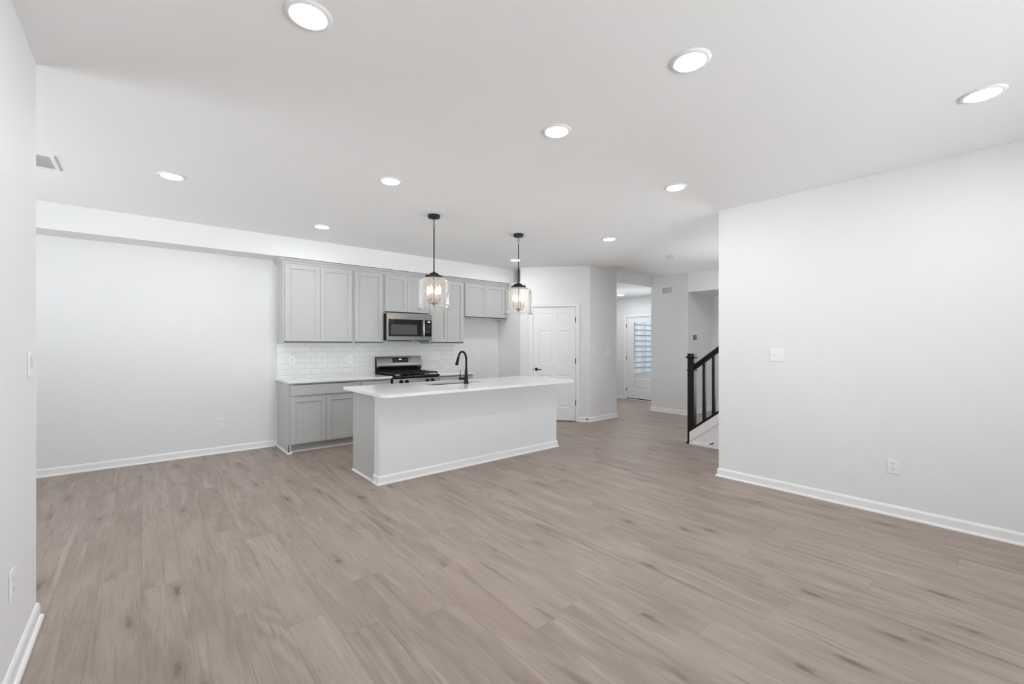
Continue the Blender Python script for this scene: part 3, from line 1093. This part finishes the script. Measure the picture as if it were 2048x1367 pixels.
hx, hy = (kx1 - kx0) / 2 + 0.004, (ky1 - ky0) / 2 + 0.004
loops = [rrect(hx + 0.02, hy + 0.02, 0.06, -0.001), rrect(hx, hy, 0.052, -0.001), rrect(hx - 0.006, hy - 0.006, 0.05, -0.19), rrect(hx - 0.03, hy - 0.03, 0.04, -0.215), rrect(0.05, 0.05, 0.045, -0.22)]
vl = [[sb.bm.verts.new(p) for p in l] for l in loops]
for a, c in zip(vl, vl[1:]):
    for i in range(24):
        sb.bm.faces.new([a[i], a[(i + 1) % 24], c[(i + 1) % 24], c[i]])
sb.bm.faces.new(vl[-1])
sb.build('basin', 'steel', sk, smooth=True)
MB().lathe([(0, -0.2195), (0.042, -0.2195), (0.044, -0.216), (0.030, -0.217), (0, -0.2185)], n=24).build('drain', 'black', sk, smooth=True)

# faucet
fa = thing('faucet', (2.856, 4.205, 0.905), 0, 'matte black gooseneck pull-down faucet on the island counter by the sink', 'faucet')
MB().lathe([(0, 0.0005), (0.027, 0.0005), (0.027, 0.006), (0.0245, 0.010), (0.0225, 0.06), (0.019, 0.115), (0.0145, 0.16), (0.0125, 0.20), (0, 0.20)], n=28).build('faucet_body', 'black', fa, smooth=True)
pts = [(0, 0, 0.195), (0, 0, 0.285)]
rad = 0.082
for i in range(1, 14):
    a = R(180 - i * 180 / 13 * 0.90)
    pts.append((0, rad + rad * math.cos(a), 0.285 + rad * 1.06 * math.sin(a)))
MB().tube(pts, 0.0125, 16).build('spout', 'black', fa, smooth=True)
pe = Vector(pts[-1])
td = (Vector(pts[-1]) - Vector(pts[-2])).normalized()
MB().tube([pe - td * 0.005, pe + td * 0.015, pe + td * 0.055, pe + td * 0.105, pe + td * 0.108], [0.0135, 0.0145, 0.017, 0.021, 0.019], 18).build('spray_head', 'black', fa, smooth=True)
hd = MB()
hd.tube([(-0.010, 0.004, 0.060), (-0.050, 0.018, 0.060), (-0.078, 0.028, 0.060), (-0.083, 0.030, 0.060)], [0.018, 0.017, 0.017, 0.012], 16)
hd.tube([(-0.066, 0.024, 0.070), (-0.065, 0.024, 0.110), (-0.064, 0.024, 0.165)], [0.0055, 0.005, 0.0042], 10)
hd.build('lever_handle', 'black', fa, smooth=True)

# ------------------------------------------------------------------ pendants


def make_pendant(loc, label, rot):
    t = thing('pendant_light', loc, rot, label, 'pendant light', 'pendant lights above the island')
    MB().lathe([(0, -0.0005), (0.063, -0.0005), (0.063, -0.026), (0.060, -0.031), (0.012, -0.033), (0.008, -0.040), (0, -0.040)], n=36).build('canopy', 'black', t, smooth=True)
    ch = MB()
    ch.torus((0, 0, -0.052), 0.0135, 0.0026, 'xz')
    ch.torus((0, 0, -0.074), 0.0125, 0.0022, 'yz')
    ch.torus((0, 0, -0.094), 0.0110, 0.0022, 'xz')
    ch.torus((0, 0, -0.116), 0.0145, 0.0026, 'xz')
    ch.build('chain', 'black', t, smooth=True)
    MB().tube([(0, 0, -0.130), (0, 0, -0.137), (0, 0, -0.595), (0, 0, -0.612)], [0.009, 0.0065, 0.0065, 0.009], 14).build('rod', 'black', t, smooth=True)
    cap = MB().lathe([(0, -0.606), (0.014, -0.606), (0.016, -0.618), (0.040, -0.622), (0.046, -0.628), (0.048, -0.636), (0.078, -0.646), (0.094, -0.656), (0.096, -0.663), (0.090, -0.664), (0, -0.660)], n=40)
    capo = cap.build('shade_cap', 'black', t, smooth=True)
    for i in range(3):
        a = R(20 + i * 120)
        x, y = 0.080 * math.cos(a), 0.080 * math.sin(a)
        MB().lathe([(0, -0.634), (0.006, -0.634), (0.006, -0.646), (0.004, -0.652), (0, -0.652)], cx=x, cy=y, n=10).build('thumb_screw', 'black', capo, smooth=True)
    gl = MB()
    prof = [(0.086, -0.660), (0.096, -0.668), (0.112, -0.676), (0.140, -0.691), (0.156, -0.702), (0.164, -0.714), (0.1655, -0.730), (0.1655, -0.93), (0.166, -0.955), (0.169, -0.975), (0.174, -0.990), (0.1775, -1.002)]
    gl.lathe(prof, n=64)
    glo = gl.build('glass_shade', 'shade', t, smooth=True)
    MB().torus((0, 0, -1.002), 0.177, 0.0032, 'xy', 64, 8).build('rim', 'shade', glo, smooth=True)
    cl = MB()
    cl.tube([(0, 0, -0.660), (0, 0, -0.90), (0, 0, -0.935)], [0.0045, 0.0045, 0.006], 10)
    cl.lathe([(0, -0.922), (0.010, -0.924), (0.024, -0.934), (0.026, -0.944), (0.018, -0.954), (0.008, -0.958), (0.010, -0.966), (0.005, -0.974), (0, -0.976)], n=20)
    for i in range(4):
        a = R(25 + i * 90)
        c, s = math.cos(a), math.sin(a)
        arm = [(c * r_, s * r_, z) for r_, z in ((0.020, -0.942), (0.040, -0.947), (0.056, -0.940), (0.063, -0.925), (0.064, -0.905))]
        cl.tube(arm, 0.0032, 8)
        cl.lathe([(0, -0.909), (0.013, -0.907), (0.014, -0.902), (0, -0.902)], cx=c * 0.064, cy=s * 0.064, n=14)
    cl.build('candle_cluster', 'bronze', t, smooth=True)
    for i in range(4):
        a = R(25 + i * 90)
        x, y = 0.064 * math.cos(a), 0.064 * math.sin(a)
        MB().lathe([(0, -0.902), (0.0095, -0.902), (0.0095, -0.845), (0, -0.845)], cx=x, cy=y, n=14).build('candle_sleeve', 'candle', t, smooth=True)
        MB().lathe([(0, -0.845), (0.009, -0.845), (0.0135, -0.830), (0.0145, -0.812), (0.0135, -0.795), (0.009, -0.776), (0.004, -0.762), (0, -0.757)], cx=x, cy=y, n=16).build('bulb', 'bulb', t, smooth=True)
    return t


p1 = make_pendant((2.366, 4.094, CZ), 'nearer of the two seeded glass pendants, hanging left over the island', R(10))
dup(p1, (3.592, 4.124, CZ), R(48), 'farther seeded glass pendant, hanging right over the island near the pantry door')

# ------------------------------------------------------------------ ceiling lights


def make_light(loc, label):
    t = thing('ceiling_light', loc, 0, label, 'ceiling light', 'round disc lights in the ceilings')
    MB().lathe([(0.0725, -0.0005), (0.0725, -0.0085), (0.077, -0.0090), (0.090, -0.0062), (0.096, -0.0005), (0.0725, -0.0005)], n=48).build('trim_ring', 'plate', t, smooth=True)
    MB().lathe([(0, -0.0135), (0.030, -0.0131), (0.052, -0.0118), (0.066, -0.0100), (0.0718, -0.0080), (0.0718, -0.004), (0, -0.004)], n=48).build('lens', 'lens', t, smooth=True)
    return t


L0 = make_light((0.526, 1.949, CZ), 'largest round ceiling light, near the top edge left of centre')
for x, y, z, lb in (
        (2.034, 1.060, CZ, 'round ceiling light near the top edge right of centre'),
        (3.537, 0.156, CZ, 'round ceiling light above the right wall, nearest the right edge'),
        (2.041, 1.967, CZ, 'round ceiling light in the middle of the ceiling, right of the pendants'),
        (0.171, 4.531, CZ, 'leftmost round ceiling light, beyond the near left wall and air vent'),
        (1.588, 3.472, CZ, 'round ceiling light just left of the nearer pendant canopy'),
        (3.568, 1.993, CZ, 'round ceiling light just off the top corner of the right wall end'),
        (1.589, 5.334, CZ, 'small round ceiling light in front of the wall cabinets, left of the pendants'),
        (4.651, 3.533, CZ, 'small round ceiling light between the farther pendant and the right wall'),
        (4.640, 5.402, CZ, 'small round ceiling light seen behind the farther pendant rod'),
        (7.420, 2.900, CZ, 'round ceiling light in the stair hall, hidden behind the right wall'),
        (8.550, 6.150, FZ, 'smallest round ceiling light, in the entry above the front door')):
    dup(L0, (x, y, z), None, lb)


# ------------------------------------------------------------------ plates, vents and small fittings
def make_outlet(loc, rz, label):
    t = thing('wall_outlet', loc, rz, label, 'outlet', 'white wall outlets')
    MB().box(-0.037, 0.037, -0.0065, -0.0003, -0.059, 0.059).build('cover_plate', 'plate', t, bevel=0.003)
    for s in (-1, 1):
        zc = s * 0.0195
        q = MB()
        pr = []
        for i in range(24):
            a = 2 * math.pi * i / 24
            pr.append((max(-0.0165, min(0.0165, 0.019 * math.cos(a))), zc + max(-0.0145, min(0.0145, 0.019 * math.sin(a)))))
        q.prism(pr, 'y', -0.0082, -0.0066)
        o = q.build('receptacle', 'plate', t)
        h = MB()
        h.box(-0.0085, -0.0055, -0.0086, -0.0083, zc - 0.001, zc + 0.009).box(0.0055, 0.0085, -0.0086, -0.0083, zc + 0.000, zc + 0.008)
        h.lathe([(0, -0.0083), (0.0032, -0.0083), (0.0032, -0.0086), (0, -0.0086)], n=10, axis='y', cz=zc - 0.0075)
        h.build('slots', 'slot', o)
    return t


o0 = make_outlet((0.721, YK, 0.381), 0, 'white outlet low on the empty kitchen wall, left of the base cabinets')
dup(o0, (1.541, YK - 0.009, 1.144), 0, 'white outlet on the backsplash near its left end')
dup(o0, (2.338, YK - 0.009, 1.141), 0, 'white outlet on the backsplash just left of the stove')
dup(o0, (3.835, YK - 0.009, 1.150), 0, 'faint white outlet on the backsplash right of the stove')
dup(o0, (4.667, YK, 1.127), 0, 'white outlet on the wall in the fridge space, right of the faucet')
dup(o0, (XR, 0.683, 0.393), R(-90), 'white outlet low on the right wall')
dup(o0, (XL, 2.625, 0.40), R(90), 'white outlet low on the near left wall, at the left edge')
dup(o0, (XS, 4.655, 0.378), R(-90), 'white outlet low on the hall end wall, left of the newel post')


def make_switch(loc, rz, gangs, label, rocker=False):
    t = thing('light_switch', loc, rz, label, 'light switch', 'white wall switches')
    hw = 0.036 + 0.023 * (gangs - 1)
    MB().box(-hw, hw, -0.0065, -0.0003, -0.059, 0.059).build('cover_plate', 'plate', t, bevel=0.003)
    for i in range(gangs):
        x = (i - (gangs - 1) / 2) * 0.046
        if rocker:
            MB().prism([(-0.0066, -0.033), (-0.0085, -0.033), (-0.0072, 0), (-0.0105, 0.033), (-0.0066, 0.033)], 'x', x - 0.0165, x + 0.0165).build('rocker', 'plate', t, bevel=0.001)
        else:
            up = 1 if i % 2 == 0 else -1
            MB().box(x - 0.006, x + 0.006, -0.0078, -0.0066, -0.013, 0.013).build('toggle_surround', 'plate', t)
            MB().prism([(-0.0079, -0.006), (-0.019, up * 0.008 - 0.003), (-0.019, up * 0.008 + 0.003), (-0.0079, 0.006)], 'x', x - 0.0045, x + 0.0045).build('toggle', 'plate', t)
    return t


make_switch((XR, 1.515, 1.261), R(-90), 2, 'double toggle switch plate on the right wall')
make_switch((6.100, P2.y, 1.250), 0, 1, 'single switch plate on the hall wall by the pantry corner', True)
make_switch((6.500, P2.y, 1.238), 0, 2, 'wider double switch plate on the hall wall, right of the single one')
make_switch((XL, 2.990, 1.272), R(90), 1, 'single switch plate at the end of the near left wall', True)

# thermostat
th_ = thing('thermostat', (8.185, Y2, 1.485), 0, 'white thermostat with grey screen on the wall above the newel post', 'thermostat')
MB().box(-0.095, 0.095, -0.026, -0.0003, -0.080, 0.080).build('case', 'plate', th_, bevel=0.006)
MB().box(-0.075, 0.075, -0.0272, -0.0262, -0.040, 0.062).build('screen', 'screen', th_)


# air vents
def make_vent(name, loc, rot, wx, wz, label, cat, bars, ceiling=False):
    t = bpy.data.objects.new(name, None)
    t.location = loc
    t.rotation_euler = rot
    C.objects.link(t)
    tag(t, label, cat)
    f = MB()
    e = 0.026
    f.box(-wx / 2, wx / 2, -0.008, -0.0004, -wz / 2, -wz / 2 + e).box(-wx / 2, wx / 2, -0.008, -0.0004, wz / 2 - e, wz / 2)
    f.box(-wx / 2, -wx / 2 + e, -0.008, -0.0004, -wz / 2 + e, wz / 2 - e).box(wx / 2 - e, wx / 2, -0.008, -0.0004, -wz / 2 + e, wz / 2 - e)
    f.build('vent_frame', 'plate', t, bevel=0.002)
    MB().box(-wx / 2 + e, wx / 2 - e, -0.0022, -0.0006, -wz / 2 + e, wz / 2 - e).build('vent_backing', 'vent', t)
    n = bars
    for i in range(n):
        z = -wz / 2 + e + (wz - 2 * e) * (i + 0.5) / n
        hgt = (wz - 2 * e) / n * 0.24
        MB().prism([(-0.0072, z - hgt), (-0.0060, z - hgt), (-0.0048, z + hgt), (-0.0060, z + hgt)], 'x', -wx / 2 + e, wx / 2 - e).build('louver', 'plate', t)
    return t


make_vent('ceiling_vent', (-0.72, 4.79, CZ), (R(90), 0, R(180)), 0.42, 0.36, 'white louvered air vent in the ceiling beside the near left wall', 'air vent', 14)
make_vent('ceiling_vent', (6.43, 4.72, CZ), (R(90), 0, 0), 0.34, 0.17, 'small white air vent in the ceiling by the pantry corner', 'air vent', 6)
make_vent('wall_register', (XS, 4.632, 2.440), (0, 0, R(-90)), 0.26, 0.17, 'white air register high on the hall end wall', 'air vent', 7)

# smoke detector
sm = thing('smoke_detector', (6.292, 3.607, CZ), 0, 'small round white smoke detector on the hall ceiling', 'smoke detector')
MB().lathe([(0, -0.0005), (0.070, -0.0005), (0.070, -0.010), (0.066, -0.013), (0, -0.013)], n=36).build('mounting_base', 'plate', sm, smooth=True)
MB().lathe([(0, -0.0135), (0.060, -0.0135), (0.060, -0.020), (0.054, -0.036), (0.044, -0.041), (0, -0.042)], n=36).build('sensor_cover', 'plate', sm, smooth=True)


# door stops
def door_stop(loc, rz, label):
    t = thing('door_stop', loc, rz, label, 'door stop')
    MB().lathe([(0, -0.0002), (0.011, -0.0002), (0.011, -0.004), (0.006, -0.007), (0, -0.007)], n=16, axis='y').build('base', 'black', t, smooth=True)
    MB().tube([(0, -0.006, 0), (0, -0.060, 0)], 0.0045, 10).build('rod', 'black', t, smooth=True)
    MB().lathe([(0, -0.058), (0.009, -0.058), (0.010, -0.066), (0.008, -0.073), (0, -0.074)], n=16, axis='y').build('tip', 'black', t, smooth=True)
    return t


q = dg(1.185, -0.0130)
door_stop((q[0], q[1], 0.050), math.atan2(D.y, D.x), 'small black door stop on the baseboard right of the pantry door')
door_stop((5.690, 2.655, 0.062), R(-90), 'small black door stop on the white skirting below the stair railing')

# ------------------------------------------------------------------ stair and railing
SLP = 0.765
KX0, KX1, KY = 5.702, 5.812, 2.977
st = thing('staircase', (KX0, KY, 0), 0, 'white skirted stair rising behind the right wall end', 'stairs')
# local: x across, y negative going up
RUN = 1.62


def zl(y):
    return 0.165 - y * SLP


MB().prism([(0, 0), (0, zl(0)), (-RUN, zl(-RUN)), (-RUN, 0)], 'x', 0.0, KX1 - KX0).build('side_wall', 'trim', st)
tb = MB()
tb.prism([(0, zl(0) - 0.135), (0, zl(0) - 0.001), (-RUN, zl(-RUN) - 0.001), (-RUN, zl(-RUN) - 0.135)], 'x', -0.010, -0.0005)
tb.build('skirt_trim', 'trim', st, bevel=0.002)
MB().box(-0.012, -0.0005, -RUN, 0, 0.0, 0.03).build('base_trim', 'trim', st)
for i in range(6):
    ya = -0.075 - i * 0.250
    tr_ = MB().box(KX1 - KX0 + 0.001, 0.93, ya - 0.250, ya + 0.025, 0.19 * (i + 1) - 0.028, 0.19 * (i + 1))
    tr_.build('tread', 'floor', st)
    MB().box(KX1 - KX0 + 0.001, 0.93, ya - 0.012, ya, 0.19 * i, 0.19 * (i + 1) - 0.029).build('riser', 'trim', st)
struct('wall_stair', MB().box(KX0 + 0.935, KX0 + 1.05, 0.6, 1.60, 0, CZ), 'wall')

rl = thing('stair_railing', (KX0, KY, 0), 0, 'black newel post and handrail with square balusters beside the hall', 'stair railing')
nx0, nx1 = 0.014, 0.090
ny0, ny1 = -0.052, 0.040
nw = MB()
nw.box(nx0, nx1, ny0, ny1, 0.235, 1.170).box(nx0, nx1, 0.001, ny1, 0.0, 0.235)
nwo = nw.build('newel_post', 'blackwood', rl, bevel=0.002)
cpm = MB()


def ring4(m, e0, z0, e1, z1):
    a = [m.bm.verts.new(p) for p in ((nx0 - e0, ny0 - e0, z0), (nx1 + e0, ny0 - e0, z0), (nx1 + e0, ny1 + e0, z0), (nx0 - e0, ny1 + e0, z0))]
    c = [m.bm.verts.new(p) for p in ((nx0 - e1, ny0 - e1, z1), (nx1 + e1, ny0 - e1, z1), (nx1 + e1, ny1 + e1, z1), (nx0 - e1, ny1 + e1, z1))]
    for i in range(4):
        m.bm.faces.new([a[i], a[(i + 1) % 4], c[(i + 1) % 4], c[i]])
    m.bm.faces.new(a)
    m.bm.faces.new(c)


ring4(cpm, 0.002, 1.168, 0.016, 1.186)
ring4(cpm, 0.018, 1.186, 0.018, 1.199)
ring4(cpm, 0.000, 1.199, 0.000, 1.236)
cpm.build('newel_cap', 'blackwood', nwo)
bdm = MB()
ring4(bdm, 0.002, 1.000, 0.012, 1.010)
ring4(bdm, 0.012, 1.010, 0.010, 1.016)
bdm.build('newel_band', 'blackwood', nwo)
MB().box(nx0 - 0.012, nx1 + 0.0, 0.002, ny1 + 0.012, 0.0, 0.022).build('newel_foot', 'blackwood', nwo)


def zh(y):
    return 1.055 - y * 0.755      # top of the handrail


def sloped(m, x0, x1, ya, yb, f, t0, t1):
    m.prism([(ya, f(ya) + t0), (ya, f(ya) + t1), (yb, f(yb) + t1), (yb, f(yb) + t0)], 'x', x0, x1)


hr = MB()
xc = (nx0 + nx1) / 2
sloped(hr, xc - 0.030, xc + 0.030, ny0 - 0.001, -RUN, zh, -0.040, 0.0)
sloped(hr, xc - 0.019, xc + 0.019, ny0 - 0.001, -RUN, zh, -0.080, -0.040)
hr.build('handrail', 'blackwood', rl, bevel=0.004)
br_ = MB()
sloped(br_, xc - 0.045, xc + 0.045, 0.0, -RUN, zl, 0.001, 0.040)
br_.build('bottom_rail', 'blackwood', rl, bevel=0.002)
for i in range(11):
    yy = -0.180 - i * 0.127
    m = MB()
    h = 0.019
    m.prism([(yy - h, zl(yy - h) + 0.041), (yy + h, zl(yy + h) + 0.041), (yy + h, zh(yy + h) - 0.081), (yy - h, zh(yy - h) - 0.081)], 'x', xc - h, xc + h)
    m.build('baluster', 'blackwood', rl)
